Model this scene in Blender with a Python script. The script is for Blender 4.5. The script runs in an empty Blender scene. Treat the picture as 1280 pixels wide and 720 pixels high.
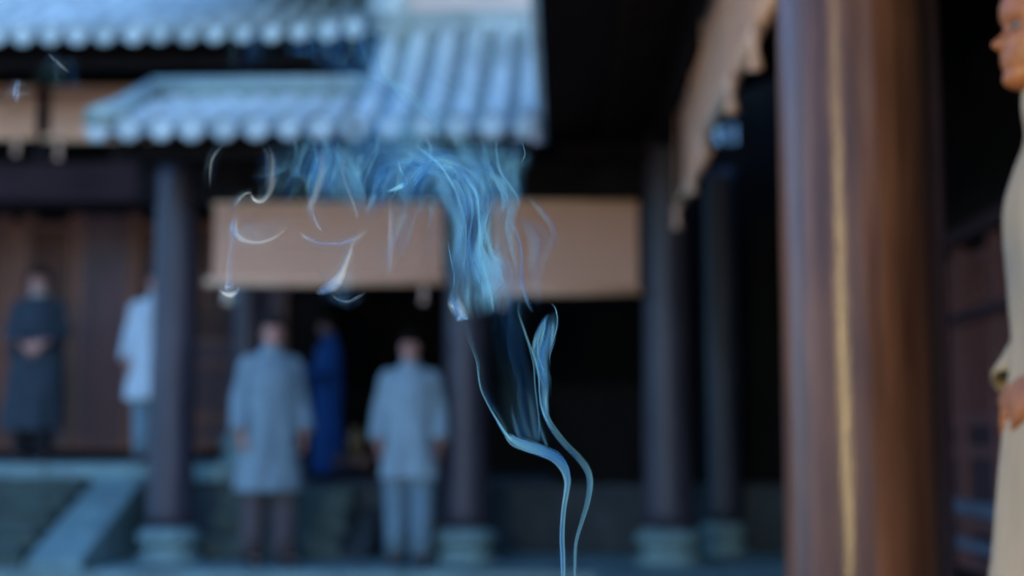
import bpy, bmesh, math, random
from mathutils import Vector, Matrix, noise
R = math.radians
random.seed(7)
S = bpy.context.scene
COL = S.collection

# ------------------------------------------------------------------ camera
F = 1778.0
cam_d = bpy.data.cameras.new("camera")
cam = bpy.data.objects.new("camera", cam_d)
COL.objects.link(cam)
cam.location = (0, 0, 0.92)
PITCH, YAW = math.atan(188 / F), math.atan(60 / F)
cam.rotation_euler = (R(90) + PITCH, 0, YAW)
cam_d.sensor_width = 36
cam_d.lens = F / 1280 * 36
cam_d.clip_start = 0.05
cam_d.clip_end = 3000
cam_d.dof.use_dof = True
cam_d.dof.focus_distance = 1.5
cam_d.dof.aperture_fstop = 2.35
S.camera = cam
CR = cam.rotation_euler.to_matrix()
CP = Vector(cam.location)


def at(px, py, Y):
    """point of the vertical plane at depth Y that the photograph shows at (px, py)"""
    d = CR @ Vector(((px - 640) / F, -(py - 360) / F, -1))
    return CP + d * (Y / d.y)


# ------------------------------------------------------------------ world, sun, exposure
SUN_EL, SUN_AZ = 20, 130      # azimuth the light comes from, clockwise from +Y
w = bpy.data.worlds.new("World")
S.world = w
w.use_nodes = True
nt = w.node_tree
bg = nt.nodes["Background"]
sky = nt.nodes.new("ShaderNodeTexSky")
sky.sky_type = 'NISHITA'
sky.sun_disc = False
sky.sun_elevation = R(SUN_EL)
sky.sun_rotation = R(SUN_AZ)
sky.dust_density = 0.2
sky.air_density = 1.0
sky.ozone_density = 7.0
nt.links.new(sky.outputs[0], bg.inputs[0])
bg.inputs[1].default_value = 0.14
sun_d = bpy.data.lights.new("sun", 'SUN')
sun = bpy.data.objects.new("sun", sun_d)
COL.objects.link(sun)
sun_d.energy = 0.12
sun_d.angle = R(25)
sun_d.color = (1, 0.96, 0.92)
sd = Vector((math.sin(R(SUN_AZ)) * math.cos(R(SUN_EL)), math.cos(R(SUN_AZ)) * math.cos(R(SUN_EL)), math.sin(R(SUN_EL))))
sun.rotation_euler = sd.to_track_quat('Z', 'Y').to_euler()
S.view_settings.view_transform = 'Standard'
S.view_settings.look = 'None'
S.view_settings.gamma = 1
S.view_settings.exposure = 1.9
S.render.engine = 'CYCLES'
S.cycles.use_denoising = True
S.cycles.max_bounces = 8
S.cycles.diffuse_bounces = 4
S.cycles.transparent_max_bounces = 64
S.cycles.sample_clamp_indirect = 4
S.cycles.caustics_reflective = False
S.cycles.caustics_refractive = False


# ------------------------------------------------------------------ materials
ANR = 0.25


def mat(name, col, rough=0.7, var=0.25, scale=6.0, stretch=(1, 1, 1), bump=0.0, coat=0.0, col2=None, spec=0.5, metal=0.0, aniso=0.0):
    m = bpy.data.materials.new(name)
    m.use_nodes = True
    t = m.node_tree
    b = t.nodes["Principled BSDF"]
    b.inputs["Roughness"].default_value = rough
    b.inputs["Metallic"].default_value = metal
    b.inputs["Anisotropic"].default_value = aniso
    b.inputs["Anisotropic Rotation"].default_value = ANR
    b.inputs["Specular IOR Level"].default_value = spec
    if coat:
        b.inputs["Coat Weight"].default_value = coat
        b.inputs["Coat Roughness"].default_value = 0.22
    tc = t.nodes.new("ShaderNodeTexCoord")
    mp = t.nodes.new("ShaderNodeMapping")
    mp.inputs["Scale"].default_value = stretch
    t.links.new(tc.outputs["Object"], mp.inputs[0])
    n = t.nodes.new("ShaderNodeTexNoise")
    n.inputs["Scale"].default_value = scale
    n.inputs["Detail"].default_value = 6
    n.inputs["Roughness"].default_value = 0.65
    t.links.new(mp.outputs[0], n.inputs[0])
    cr = t.nodes.new("ShaderNodeValToRGB")
    lo = [c * (1 - var) for c in col]
    hi = list(col2) if col2 else [min(1, c * (1 + var)) for c in col]
    cr.color_ramp.elements[0].position = 0.32
    cr.color_ramp.elements[1].position = 0.68
    cr.color_ramp.elements[0].color = (*lo, 1)
    cr.color_ramp.elements[1].color = (*hi, 1)
    t.links.new(n.outputs[0], cr.inputs[0])
    t.links.new(cr.outputs[0], b.inputs["Base Color"])
    if bump:
        bp = t.nodes.new("ShaderNodeBump")
        bp.inputs["Strength"].default_value = bump
        bp.inputs["Distance"].default_value = 0.01
        t.links.new(n.outputs[0], bp.inputs["Height"])
        t.links.new(bp.outputs[0], b.inputs["Normal"])
    return m


M = dict(
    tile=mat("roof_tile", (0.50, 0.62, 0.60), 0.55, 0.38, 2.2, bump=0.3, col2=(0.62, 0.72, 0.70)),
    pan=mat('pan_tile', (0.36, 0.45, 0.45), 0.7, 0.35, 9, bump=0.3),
    ridge=mat("ridge_tile", (0.27, 0.36, 0.37), 0.7, 0.3, 7, bump=0.3, col2=(0.33, 0.45, 0.40)),
    stone=mat("grey_green_stone", (0.20, 0.31, 0.30), 0.7, 0.4, 3, bump=0.4),
    tread=mat('dark_step_stone', (0.065, 0.100, 0.090), 0.8, 0.45, 4, bump=0.4),  # darker greenish stone for steps and platform facing
    court=mat("courtyard_stone", (0.12, 0.16, 0.17), 0.8, 0.4, 2, bump=0.3),
    darkstone=mat("dark_stone", (0.05, 0.062, 0.066), 0.85, 0.4, 4, bump=0.3),  # dark stone for platform, inner floors and one side slab
    plaster=mat("lime_plaster", (0.85, 0.72, 0.68), 0.9, 0.1, 2),
    col=mat("weathered_column_paint", (0.056, 0.048, 0.064), 0.45, 0.35, 2.5, (3, 3, .5), 0.15),
    nearcol=mat("brown_lacquered_timber", (0.135, 0.047, 0.025), 0.29, 0.55, 2.6, (6, 6, .45), 0.30, aniso=0.95, spec=0.55, col2=(0.235, 0.098, 0.050)),
    wood=mat("dark_timber", (0.014, 0.011, 0.012), 0.8, 0.4, 5, (1, 1, 1), 0.2, spec=0.12),  # near black: deep eave shade is put into the timber colour
    beam=mat("purple_brown_timber", (0.036, 0.020, 0.024), 0.8, 0.3, 4, (.4, 1, 1), 0.2, spec=0.15),
    door=mat("maroon_door_timber", (0.12, 0.042, 0.036), 0.5, 0.35, 4, (2, 2, .4), 0.2),
    stile=mat("brown_door_stile", (0.26, 0.085, 0.038), 0.5, 0.3, 4, (2, 2, .4), 0.2),
    blackwall=mat("shade_dark_boards", (0.010, 0.009, 0.008), 0.8, 0.4, 4, (3, 3, .4), 0.2, spec=0.08),  # boards darkened further, interior shade is part of this colour
    blind=mat("bamboo_blind", (0.86, 0.49, 0.33), 0.75, 0.18, 30, (.3, .3, 6), 0.2),  # saturated tan: warm light on the blinds is put into the colour
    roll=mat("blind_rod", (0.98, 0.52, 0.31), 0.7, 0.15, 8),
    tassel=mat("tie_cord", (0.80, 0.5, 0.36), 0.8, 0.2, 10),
    skin=mat("skin", (0.62, 0.29, 0.22), 0.5, 0.10, 14),
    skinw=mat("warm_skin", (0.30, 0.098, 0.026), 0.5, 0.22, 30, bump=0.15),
    hairg=mat("grey_hair", (0.024, 0.022, 0.023), 0.8, 0.3, 40, spec=0.15),
    hairb=mat("black_hair", (0.012, 0.008, 0.006), 0.8, 0.3, 40, spec=0.1),
    white=mat("eye_white", (0.12, 0.09, 0.08), 0.25, 0.03, 5),
    iris=mat("iris", (0.02, 0.014, 0.01), 0.2, 0.03, 5),
    lip=mat("lips", (0.36, 0.13, 0.10), 0.4, 0.1, 20),
    tun_a=mat("pale_grey_cotton", (0.32, 0.43, 0.48), 0.9, 0.15, 5),
    tun_b=mat("steel_blue_cotton", (0.24, 0.33, 0.37), 0.9, 0.18, 5),
    tun_c=mat("light_cotton", (0.66, 0.74, 0.78), 0.9, 0.12, 5),
    navy=mat("dark_slate_cotton", (0.036, 0.050, 0.064), 0.9, 0.2, 5),
    royal=mat("royal_blue_cotton", (0.010, 0.085, 0.30), 0.85, 0.2, 5),
    trou_b=mat("brown_grey_cotton", (0.105, 0.080, 0.085), 0.9, 0.2, 6),
    trou_a=mat("faded_blue_cotton", (0.19, 0.29, 0.35), 0.9, 0.2, 6),
    black=mat("black_cloth", (0.010, 0.011, 0.014), 0.9, 0.2, 6),
    cream=mat("cream_linen", (0.36, 0.27, 0.18), 0.9, 0.16, 3.5, (2, 2, .6), 0.3),
    collar=mat("pale_collar", (0.50, 0.44, 0.36), 0.9, 0.1, 6),
    olive=mat("straw_coloured_linen", (0.27, 0.21, 0.12), 0.9, 0.12, 6),
    ochre=mat("ochre_glaze", (0.26, 0.13, 0.04), 0.4, 0.2, 8),
    redwood=mat("red_brown_lacquer", (0.085, 0.022, 0.020), 0.45, 0.25, 6),
    bronze=mat("bronze", (0.12, 0.08, 0.04), 0.4, 0.3, 12, metal=0.8),
    incense=mat("incense", (0.12, 0.06, 0.03), 0.8, 0.2, 20),
    wax=mat("wax", (0.6, 0.5, 0.36), 0.5, 0.05, 5),
    bluelit=mat("blue_lit_timber", (0.10, 0.125, 0.16), 0.35, 0.2, 4, (.5, .5, 2)),  # bluish light on the kick rails, painted in as their colour
)


def emit(name, col, s):
    m = bpy.data.materials.new(name)
    m.use_nodes = True
    b = m.node_tree.nodes["Principled BSDF"]
    b.inputs["Base Color"].default_value = (*col, 1)
    b.inputs["Emission Color"].default_value = (*col, 1)
    b.inputs["Emission Strength"].default_value = s
    return m


# ------------------------------------------------------------------ mesh helpers
class MB:
    def __init__(self):
        self.v, self.f, self.uv = [], [], None

    def add(self, vs, fs):
        o = len(self.v)
        self.v += [tuple(p) for p in vs]
        self.f += [tuple(i + o for i in f) for f in fs]

    def box(self, x0, x1, y0, y1, z0, z1, mtx=None):
        vs = [Vector((x, y, z)) for z in (z0, z1) for y in (y0, y1) for x in (x0, x1)]
        if mtx:
            vs = [mtx @ p for p in vs]
        self.add(vs, [(0, 2, 3, 1), (4, 5, 7, 6), (0, 1, 5, 4), (2, 6, 7, 3), (0, 4, 6, 2), (1, 3, 7, 5)])

    def loft(self, rings, cap=True, closed=True):
        n = len(rings[0])
        vs = [p for r in rings for p in r]
        fs = []
        for i in range(len(rings) - 1):
            for j in range(n if closed else n - 1):
                a, b = i * n + j, i * n + (j + 1) % n
                fs.append((a, b, b + n, a + n))
        if cap:
            fs.append(tuple(reversed(range(n))))
            fs.append(tuple((len(rings) - 1) * n + j for j in range(n)))
        self.add(vs, fs)

    def lathe(self, prof, n=40, c=(0, 0, 0)):
        c = Vector(c)
        self.loft([[c + Vector((r * math.cos(2 * math.pi * j / n), r * math.sin(2 * math.pi * j / n), z)) for j in range(n)] for r, z in prof])

    def tube(self, pts, rad, n=12, flat=None, up=None, cap=True):
        """tube along points; rad a radius per point; flat: (a, b) factors of the two cross axes"""
        pts = [Vector(p) for p in pts]
        if not hasattr(rad, '__len__'):
            rad = [rad] * len(pts)
        rings, prev = [], Vector(up) if up else Vector((0, 1, 0.013))
        fa, fb = flat or (1, 1)
        for i, p in enumerate(pts):
            t = (pts[min(i + 1, len(pts) - 1)] - pts[max(i - 1, 0)]).normalized()
            a = (prev - t * prev.dot(t))
            if a.length < 1e-5:
                a = t.orthogonal()
            a.normalize()
            prev = a if not up else prev
            b = t.cross(a)
            rings.append([p + (b * math.cos(2 * math.pi * j / n) * fb + a * math.sin(2 * math.pi * j / n) * fa) * rad[i] for j in range(n)])
        self.loft(rings, cap)

    def capsule(self, a, b, ra, rb, n=14):
        """tapered limb with round ends"""
        a, b = Vector(a), Vector(b)
        t = (b - a).normalized()
        pts, rad = [], []
        for k in range(5):
            q = math.pi / 2 * (k + .15) / 5
            pts.append(a - t * ra * math.cos(q)); rad.append(ra * math.sin(q))
        pts.append(a); rad.append(ra)
        pts.append(b); rad.append(rb)
        for k in range(4, -1, -1):
            q = math.pi / 2 * (k + .15) / 5
            pts.append(b + t * rb * math.cos(q)); rad.append(rb * math.sin(q))
        self.tube(pts, rad, n)

    def ball(self, c, r, n=16, sq=(1, 1, 1)):
        c = Vector(c)
        rings = []
        for i in range(1, n):
            q = math.pi * i / n
            rings.append([c + Vector((r * sq[0] * math.sin(q) * math.cos(2 * math.pi * j / (2 * n)), r * sq[1] * math.sin(q) * math.sin(2 * math.pi * j / (2 * n)), -r * sq[2] * math.cos(q))) for j in range(2 * n)])
        self.loft(rings)

    def build(self, name, m, parent=None, smooth=False, bevel=0.0, solid=0.0, sub=0, remesh=0.0, loc=None):
        me = bpy.data.meshes.new(name)
        me.from_pydata(self.v, [], self.f)
        me.update()
        bm = bmesh.new()
        bm.from_mesh(me)
        bmesh.ops.recalc_face_normals(bm, faces=bm.faces)
        bm.to_mesh(me)
        bm.free()
        me.materials.append(m)
        if smooth:
            me.polygons.foreach_set("use_smooth", [True] * len(me.polygons))
        o = bpy.data.objects.new(name, me)
        COL.objects.link(o)
        if parent:
            o.parent = parent
        if loc:
            o.location = loc
        if solid:
            s = o.modifiers.new("solid", 'SOLIDIFY'); s.thickness = solid; s.offset = 0
        if sub:
            s = o.modifiers.new("sub", 'SUBSURF'); s.levels = sub; s.render_levels = sub
        if remesh:
            r = o.modifiers.new("remesh", 'REMESH'); r.mode = 'VOXEL'; r.voxel_size = remesh; r.use_smooth_shade = True
            r = o.modifiers.new("smooth", 'SMOOTH'); r.factor = 0.5; r.iterations = 3
        if bevel:
            b = o.modifiers.new("bevel", 'BEVEL'); b.width = bevel; b.segments = 2; b.limit_method = 'ANGLE'
        return o


def tag(o, label=None, cat=None, group=None, kind=None):
    if label: o["label"] = label
    if cat: o["category"] = cat
    if group: o["group"] = group
    if kind: o["kind"] = kind
    return o


def empty(name, loc=(0, 0, 0), rz=0, label=None, cat=None, group=None):
    o = bpy.data.objects.new(name, None)
    COL.objects.link(o)
    o.location = loc
    o.rotation_euler = (0, 0, rz)
    o.empty_display_size = 0.1
    return tag(o, label, cat, group)


def smoothpts(pts, n):
    """Catmull-Rom through control tuples of any length"""
    out = []
    m = len(pts) - 1
    for k in range(n):
        s = k / (n - 1) * m
        i = min(int(s), m - 1)
        t = s - i
        p0, p1, p2, p3 = pts[max(i - 1, 0)], pts[i], pts[i + 1], pts[min(i + 2, m)]
        out.append(tuple(0.5 * (2 * b + (c - a) * t + (2 * a - 5 * b + 4 * c - d) * t * t + (3 * b - a - 3 * c + d) * t ** 3) for a, b, c, d in zip(p0, p1, p2, p3)))
    return out


# ------------------------------------------------------------------ setting: ground and paving
g = MB(); g.box(-1500, 1500, -1500, 1500, -0.42, -0.40); tag(g.build("ground", M['court']), kind="structure")
g = MB()
for i in range(-9, 1):           # courtyard flagstones
    for j in range(-3, 13):
        x0 = i * 0.9 + (0.45 if j % 2 else 0)
        if x0 + 0.9 > 0.17: continue
        g.box(x0 + .006, x0 + .894, j * .75 + .006, j * .75 + .744, -0.396, -0.30 + random.uniform(0, .006))
tag(g.build("courtyard_paving", M['court'], bevel=.006), kind="structure")
g = MB()
for i in range(-12, 4):          # lower terrace: long kerb stones and slabs, top at z = 0
    g.box(i * 1.1 + .004, i * 1.1 + 1.096, 10.0, 10.42, -0.392, 0)
    for j in range(4):
        g.box(i * 1.1 + .3 * (j % 2) + .004, i * 1.1 + .3 * (j % 2) + 1.096, 10.426 + j * .6, 11.02 + j * .6, -0.392, -0.002 - random.uniform(0, .004))
tag(g.build("terrace_paving", M['stone'], bevel=.008), kind="structure")
g = MB()
for j in range(-3, 9):
    g.box(0.22, 0.60, j * 1.1 + .90 + .004, j * 1.1 + 1.996, -0.392, 0.001)
    for i in range(4):
        g.box(0.606 + i * .6, 1.2 + i * .6, j * 1.1 + .90 + .3 * (i % 2) + .004, j * 1.1 + 1.996 + .3 * (i % 2), -0.392, -0.002)
tag(g.build("walkway_paving", M['stone'], bevel=.008), kind="structure")

# ------------------------------------------------------------------ roof builder
def roof_profile(slope0, slope1, run):
    n = 14
    pts, z = [(0.0, 0.0)], 0.0
    for k in range(1, n + 1):
        t = (k - .5) / n
        z += (slope0 + (slope1 - slope0) * t) * run / n
        pts.append((run * k / n, z))
    return pts


def tile_roof(parent, mtx, width, prof, pitch=0.225, r=0.070, rafters=True, lift=None, name="roof", deckmat=None):
    """local x along the eave, y up the slope; mtx places it. lift(x) raises the eave near a corner"""
    lift = lift or (lambda x: 0)
    n = int(round(width / pitch))
    pitch = width / n
    r0 = r
    rows = MB()
    rt = random.Random(int(width * 100))
    for k in range(n + 1):
        x = k * pitch + rt.uniform(-.008, .008)
        r = r0 * rt.uniform(.93, 1.06)
        rings = []
        m = 10
        for i, (y, z) in enumerate(prof):
            fl = lift(x) * max(0, 1 - y / 1.2)
            for rr in ((r * 1.06, r * .96) if i < len(prof) - 1 else (r,)):
                yy = y + (0.002 if rr < r else 0)
                jz = rt.uniform(-.005, .005) if rr > r else 0
                rings.append([mtx @ Vector((x + rr * math.cos(math.pi * q / (m - 1)), yy, z + fl + .035 + jz + rr * math.sin(math.pi * q / (m - 1)) * 1.05)) for q in range(m)])
        rows.loft(rings, cap=False, closed=False)
        # round end disc
        fl = lift(x)
        d0 = [mtx @ Vector((x + r * 1.1 * math.cos(2 * math.pi * q / 18), -.012, fl + .004 + r * 1.1 * math.sin(2 * math.pi * q / 18))) for q in range(18)]
        d1 = [mtx @ Vector((x + r * 1.1 * math.cos(2 * math.pi * q / 18), .02, fl + .004 + r * 1.1 * math.sin(2 * math.pi * q / 18))) for q in range(18)]
        d2 = [mtx @ Vector((x + r * .7 * math.cos(2 * math.pi * q / 18), -.02, fl + .004 + r * .7 * math.sin(2 * math.pi * q / 18))) for q in range(18)]
        rows.loft([d2, d0, d1])
    pans = MB()
    for k in range(n):
        xc = (k + .5) * pitch
        hw = pitch / 2 - .01
        rings = []
        for i, (y, z) in enumerate(prof):
            fl = lift(xc) * max(0, 1 - y / 1.2)
            for dz in ((0.012, 0) if i < len(prof) - 1 else (0,)):
                rings.append([mtx @ Vector((xc + hw * s, y + .05 * (1 - i / (len(prof) - 1)) + (0 if dz else .003), z + fl + dz - .018 + .04 * s * s)) for s in (-1, -.6, -.2, .2, .6, 1)])
        pans.loft(rings, cap=False, closed=False)
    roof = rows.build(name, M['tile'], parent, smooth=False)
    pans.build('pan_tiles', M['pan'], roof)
    deck = MB()
    for a in (0, width):
        pass
    rings = []
    for (y, z) in [(.03, .012)] + prof[1:]:
        rings.append([mtx @ Vector((0.0, y, z - .032)), mtx @ Vector((width, y, z - .032)), mtx @ Vector((width, y, z - .062)), mtx @ Vector((0.0, y, z - .062))])
    deck.loft(rings)
    deck.build("roof_deck", M['wood'], roof)
    if rafters:
        rf = MB()
        step = 0.225
        for k in range(int(width / step)):
            x = (k + .5) * step
            rings = []
            for i in (2, 5, 9, 14):
                y, z = prof[i]
                rings.append([mtx @ Vector((x + a, y + .05, z + b)) for a, b in ((-.035, -.066), (.035, -.066), (.035, -.14), (-.035, -.14))])
            rf.loft(rings)
        rf.build("rafters", M['wood'], roof)
    return roof


def stone_base(parent, r, name="column_base"):
    b = MB()
    b.lathe([(r * 1.38, 0.0), (r * 1.38, .060), (r * 1.33, .068), (r * 1.10, .075), (r * 1.09, .115), (r * 1.22, .13), (r * 1.36, .15), (r * 1.42, .178), (r * 1.38, .205), (r * 1.2, .232), (r * 1.04, .258)], 40)
    return b.build(name, M['stone'], parent, smooth=False, bevel=0.004)


def column(parent, x, y, z0, z1, r, m, base=True, seed=0):
    """round post with slight entasis and hand-hewn unevenness"""
    c = MB()
    rings = []
    n = 48
    H = z1 - z0
    zb = .255 if base else 0
    K = 24
    for k in range(K + 1):
        t = k / K
        z = zb + (H - zb) * t
        rr = r * (1 - .07 * t)
        ring = []
        for j in range(n):
            a = 2 * math.pi * j / n
            d = 1 + .012 * noise.noise(Vector((math.cos(a) * 1.5, math.sin(a) * 1.5, z * .7 + seed)))
            ring.append(Vector((rr * d * math.cos(a), rr * d * math.sin(a), z)))
        rings.append(ring)
    c.loft(rings)
    o = c.build("column", m, parent, smooth=True, loc=(x, y, z0))
    if base:
        stone_base(o, r)
    return o


# ------------------------------------------------------------------ left hall: raised platform, doors, upper roof
PZ = 0.71
hall = empty("timber_hall", (-5.0, 12.0, 0), 0, "raised timber hall on the left with maroon plank doors and a grey tiled eave", "hall")
inv = Matrix.Translation((5.0, -12.0, 0))


def hb(mb):                     # put world-space vertices into the hall's frame
    mb.v = [(x + 5.0, y - 12.0, z) for x, y, z in mb.v]
    return mb


pl = MB()
pl.box(-12, -2.62, 11.62, 14.6, 0.02, PZ - .14)
hb(pl).build("platform", M['darkstone'], hall)
pl = MB()
x = -12.0
while x < -2.7:
    x1 = min(x + 1.3, -2.6)
    pl.box(x + .004, x1 - .004, 11.56, 12.0, PZ - .138, PZ)
    pl.box(x + .004, x1 - .004, 12.006, 14.6, PZ - .138, PZ - .003)
    x += 1.3
hb(pl).build("platform_kerb", M['stone'], hall, bevel=.01)
pl = MB()                        # front face stones
x = -12.0
while x < -4.0:
    for k, (z0, z1) in enumerate(((.02, .2), (.21, .38), (.39, PZ - .145))):
        pl.box(x + .3 * (k % 2) + .004, x + .3 * (k % 2) + .99, 11.59, 11.618, z0, z1)
    x += 1.0
hb(pl).build("platform_facing", M['tread'], hall, bevel=.006)

column(hall, -2.75 + 5 + 0.0, 12.45 - 12, PZ, 3.7, .155, M['col'], seed=3)
column(hall, -5.9 + 5, 12.45 - 12, PZ, 3.7, .155, M['col'], seed=4)
lt = MB()
lt.box(-12, -2.5, 12.35, 12.55, 3.02, 3.37)
lt.box(-12, -2.5, 12.30, 12.60, 3.85, 4.05)
hb(lt).build("lintel", M['beam'], hall, bevel=.01)
lt = MB()
for px in (53,):
    c0 = at(px, 150, 12.32)
    lt.box(c0.x - .055, c0.x + .055, 12.30, 12.345, 3.37, 3.85)
hb(lt).build("hanging_post", M['wood'], hall)

# door wall at Y = 13.7
DY = 13.7
wl = MB()
wl.box(-12, -2.3, DY + .06, DY + .2, PZ, 5.2)
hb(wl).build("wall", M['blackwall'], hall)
wl = MB()
wl.box(-12, -2.3, DY - .06, DY + .055, 3.12, 3.35)
wl.box(-12, -2.3, DY - .06, DY + .055, PZ, PZ + .1)
hb(wl).build("door_frame", M['wood'], hall, bevel=.01)


def door_leaf(parent, x0, x1, y, z0, z1, kind, along='x', mtx=None, ms=None, mp=None):
    """panelled leaf: frame, rails, lattice above and panel below. Local x along the leaf"""
    T = mtx or Matrix.Translation((0, y, 0))
    ms = ms or M['stile']; mp = mp or M['door']
    d = MB()
    sw = .065
    d.box(x0 + .008, x0 + sw, -.03, .03, z0, z1, T)
    d.box(x1 - sw, x1 - .008, -.03, .03, z0, z1, T)
    H = z1 - z0
    for q in (0, .12, .34, .44, .93):
        d.box(x0 + sw, x1 - sw, -.026, .026, z0 + H * q, z0 + H * q + .07, T)
    leaf = d.build("door", ms, parent, bevel=.006)
    p = MB()
    if kind == 'solid':
        n = 3
        ww = (x1 - x0 - 2 * sw) / n
        for k in range(n):
            p.box(x0 + sw + k * ww + .002, x0 + sw + (k + 1) * ww - .002, -.034, -.0275, z0 + .02, z1 - .02, T)
    else:
        p.box(x0 + sw, x1 - sw, -.012, .0, z0 + .07, z0 + H * .44, T)
    p.build("panel", mp, leaf, bevel=.003)
    if kind != 'solid':
        l = MB()
        for k in range(1, 7):
            xx = x0 + sw + (x1 - x0 - 2 * sw) * k / 7
            l.box(xx - .009, xx + .009, -.018, .018, z0 + H * .44 + .07, z0 + H * .93, T)
        for k in range(1, 12):
            zz = z0 + H * .44 + .07 + (H * .49 - .07) * k / 12
            l.box(x0 + sw, x1 - sw, -.014, .014, zz - .008, zz + .008, T)
        l.build("lattice", ms, leaf)
    return leaf


edges = [(-60, 'lat'), (0, 'lat'), (32, 'lat'), (93, 'solid'), (166, 'lat'), (238, 'lat'), (300, 'solid'), (360, None)]
xs = [at(e[0], 400, DY).x + 5 for e in edges]
for k in range(len(edges) - 1):
    door_leaf(hall, xs[k], xs[k + 1], DY - 12, PZ + .1, 3.12, edges[k][1])

# upper roof with its upturned right corner
x_end = at(478, 20, 11.0).x
T = Matrix.Translation((0, -1.0, 0)) @ Matrix.Translation((-7.2 + 5, 0, 4.13))
W_up = x_end - (-7.2)
tile_roof(hall, T, W_up, roof_profile(.42, .75, 4.0), name="roof", lift=lambda x: 0.05 * math.exp(-((W_up - x) / .35) ** 2))
rg = MB()
px = W_up - 7.2 + 5
rings = []
for k in range(16):
    t = k / 15
    y = -1.06 + 4.0 * t
    z = 4.13 + .16 + .42 * 4 * t + .66 * t * t + .05 * (1 - t) ** 8
    rr = .10 + .04 * (1 - t) ** 6
    rings.append([Vector((px + .03 + rr * math.cos(2 * math.pi * j / 16), y, z + rr * 1.25 * math.sin(2 * math.pi * j / 16))) for j in range(16)])
rg.loft(rings)
rg.build("hip_ridge", M['tile'], hall, smooth=True)
fa = MB()
fa.box(-7.2, x_end, 11.36, 11.40, 3.96, 4.14)
hb(fa).build("fascia", M['wood'], hall)

# ------------------------------------------------------------------ stone steps
st = empty("stone_steps", (-4.3, 10.7, 0), 0, "flight of grey green stone steps with sloping side slabs, on the far left", "steps")
s = MB()
n = 5
for k in range(n):
    z1 = PZ - .14 - (PZ - .14) / n * (k) - .0
    y1 = 11.55 - k * .29
    s.box(-1.3, .48, y1 - .29 - 10.7, y1 - 10.7 + (.3 if k == 0 else 0), .002, z1 + .0)
s.build("tread", M['tread'], st, bevel=.012)
s = MB()
for k in range(n):
    z1 = PZ - .14 - (PZ - .14) / n * k
    y1 = 11.55 - k * .29
    s.box(-1.3, .478, y1 - .33 - 10.7, y1 - .003 - 10.7, z1 + .002, z1 + .034)
s.build("step_slab", M['tread'], st, bevel=.01)
sl = MB()
a0, a1 = at(122, 597, 11.55), at(183, 597, 11.55)
b0, b1 = at(30, 703, 10.05), at(100, 703, 10.05)
L = Vector((-4.3, 10.7, 0))
top = [a0, a1, b1, b0]
vs = [Vector(p) - L for p in top] + [Vector((p.x, p.y, .002)) - L for p in top]
for i in (0, 1): vs[i].z = .62
for i in (2, 3): vs[i].z = .06
sl.add(vs, [(0, 1, 2, 3), (7, 6, 5, 4), (0, 4, 5, 1), (1, 5, 6, 2), (2, 6, 7, 3), (3, 7, 4, 0)])
sl.build("side_slab", M['stone'], st, bevel=.012)

st2 = empty("stone_steps", (-2.3, 11.9, 0), 0, "short dark stone steps between the front columns behind the tunic-clad man at the left", "steps")
s = MB()
for k in range(3):
    z1 = .52 - .17 * k
    s.box(-.45, .62, -.05 - .3 * k - .3, .32, .002 + k * 0.001, z1) if k == 0 else s.box(-.45, .62, -.35 - .3 * k, -.352 - .3 * (k - 1), .002, z1)
s.build("tread", M['tread'], st2, bevel=.012)
s = MB()
vs = [Vector(p) for p in ((.64, .3, .56), (.84, .3, .56), (.84, -1.0, .03), (.64, -1.0, .03))]
vs += [Vector((p.x, p.y, .002)) for p in vs]
s.add(vs, [(0, 1, 2, 3), (7, 6, 5, 4), (0, 4, 5, 1), (1, 5, 6, 2), (2, 6, 7, 3), (3, 7, 4, 0)])
s.build("side_slab", M['darkstone'], st2, bevel=.012)

# ------------------------------------------------------------------ open porch in the middle
PX = -1.0
porch = empty("open_porch", (0, 10.7, 0), 0, "open timber porch in the middle with a low grey tiled roof on round columns", "porch")


def pb(mb):
    mb.v = [(x, y - 10.7, z) for x, y, z in mb.v]
    return mb


c1 = at(211, 690, 10.75); c2 = at(582, 690, 10.75); c3 = at(837, 690, 10.75)
for k, c in enumerate((c1, c2)):
    column(porch, c.x, c.y - 10.7, 0, 3.0, .172, M['col'], seed=10 + k)
bm_ = MB()
bm_.box(c1.x - .3, c3.x - .165, 10.66, 10.84, 2.72, 3.02)
bm_.box(c1.x - .3, c3.x - .165, 10.60, 10.90, 3.03, 3.15)
pb(bm_).build("lintel", M['wood'], porch, bevel=.01)
# interior
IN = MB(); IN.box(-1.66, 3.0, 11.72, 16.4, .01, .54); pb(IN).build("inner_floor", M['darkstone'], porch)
IN = MB(); IN.box(-2.6, -1.665, 12.22, 16.4, .01, .54); pb(IN).build("inner_landing", M['darkstone'], porch)
IN = MB()
IN.box(-2.6, .9, 16.4, 16.6, 0, 5.2); IN.box(.9, 3.0, 16.4, 16.6, 0, 3.3)
x = -2.6
IN.box(-2.6, 3.0, 16.36, 16.395, .54, 1.55)
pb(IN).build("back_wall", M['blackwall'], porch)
IN = MB()
for k in range(22):
    IN.box(-2.6 + k * .26 + .004, -2.6 + k * .26 + .255, 16.33, 16.355, .54, 1.5)
pb(IN).build("wainscot", mat("dark_brown_boards", (0.026, 0.020, 0.016), .8, .3, 4, (3, 3, .4), spec=0.1), porch, bevel=.004)
IN = MB(); IN.box(-2.62, -2.52, 14.62, 16.4, 0, 5.2); pb(IN).build("side_wall", M['blackwall'], porch)
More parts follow.
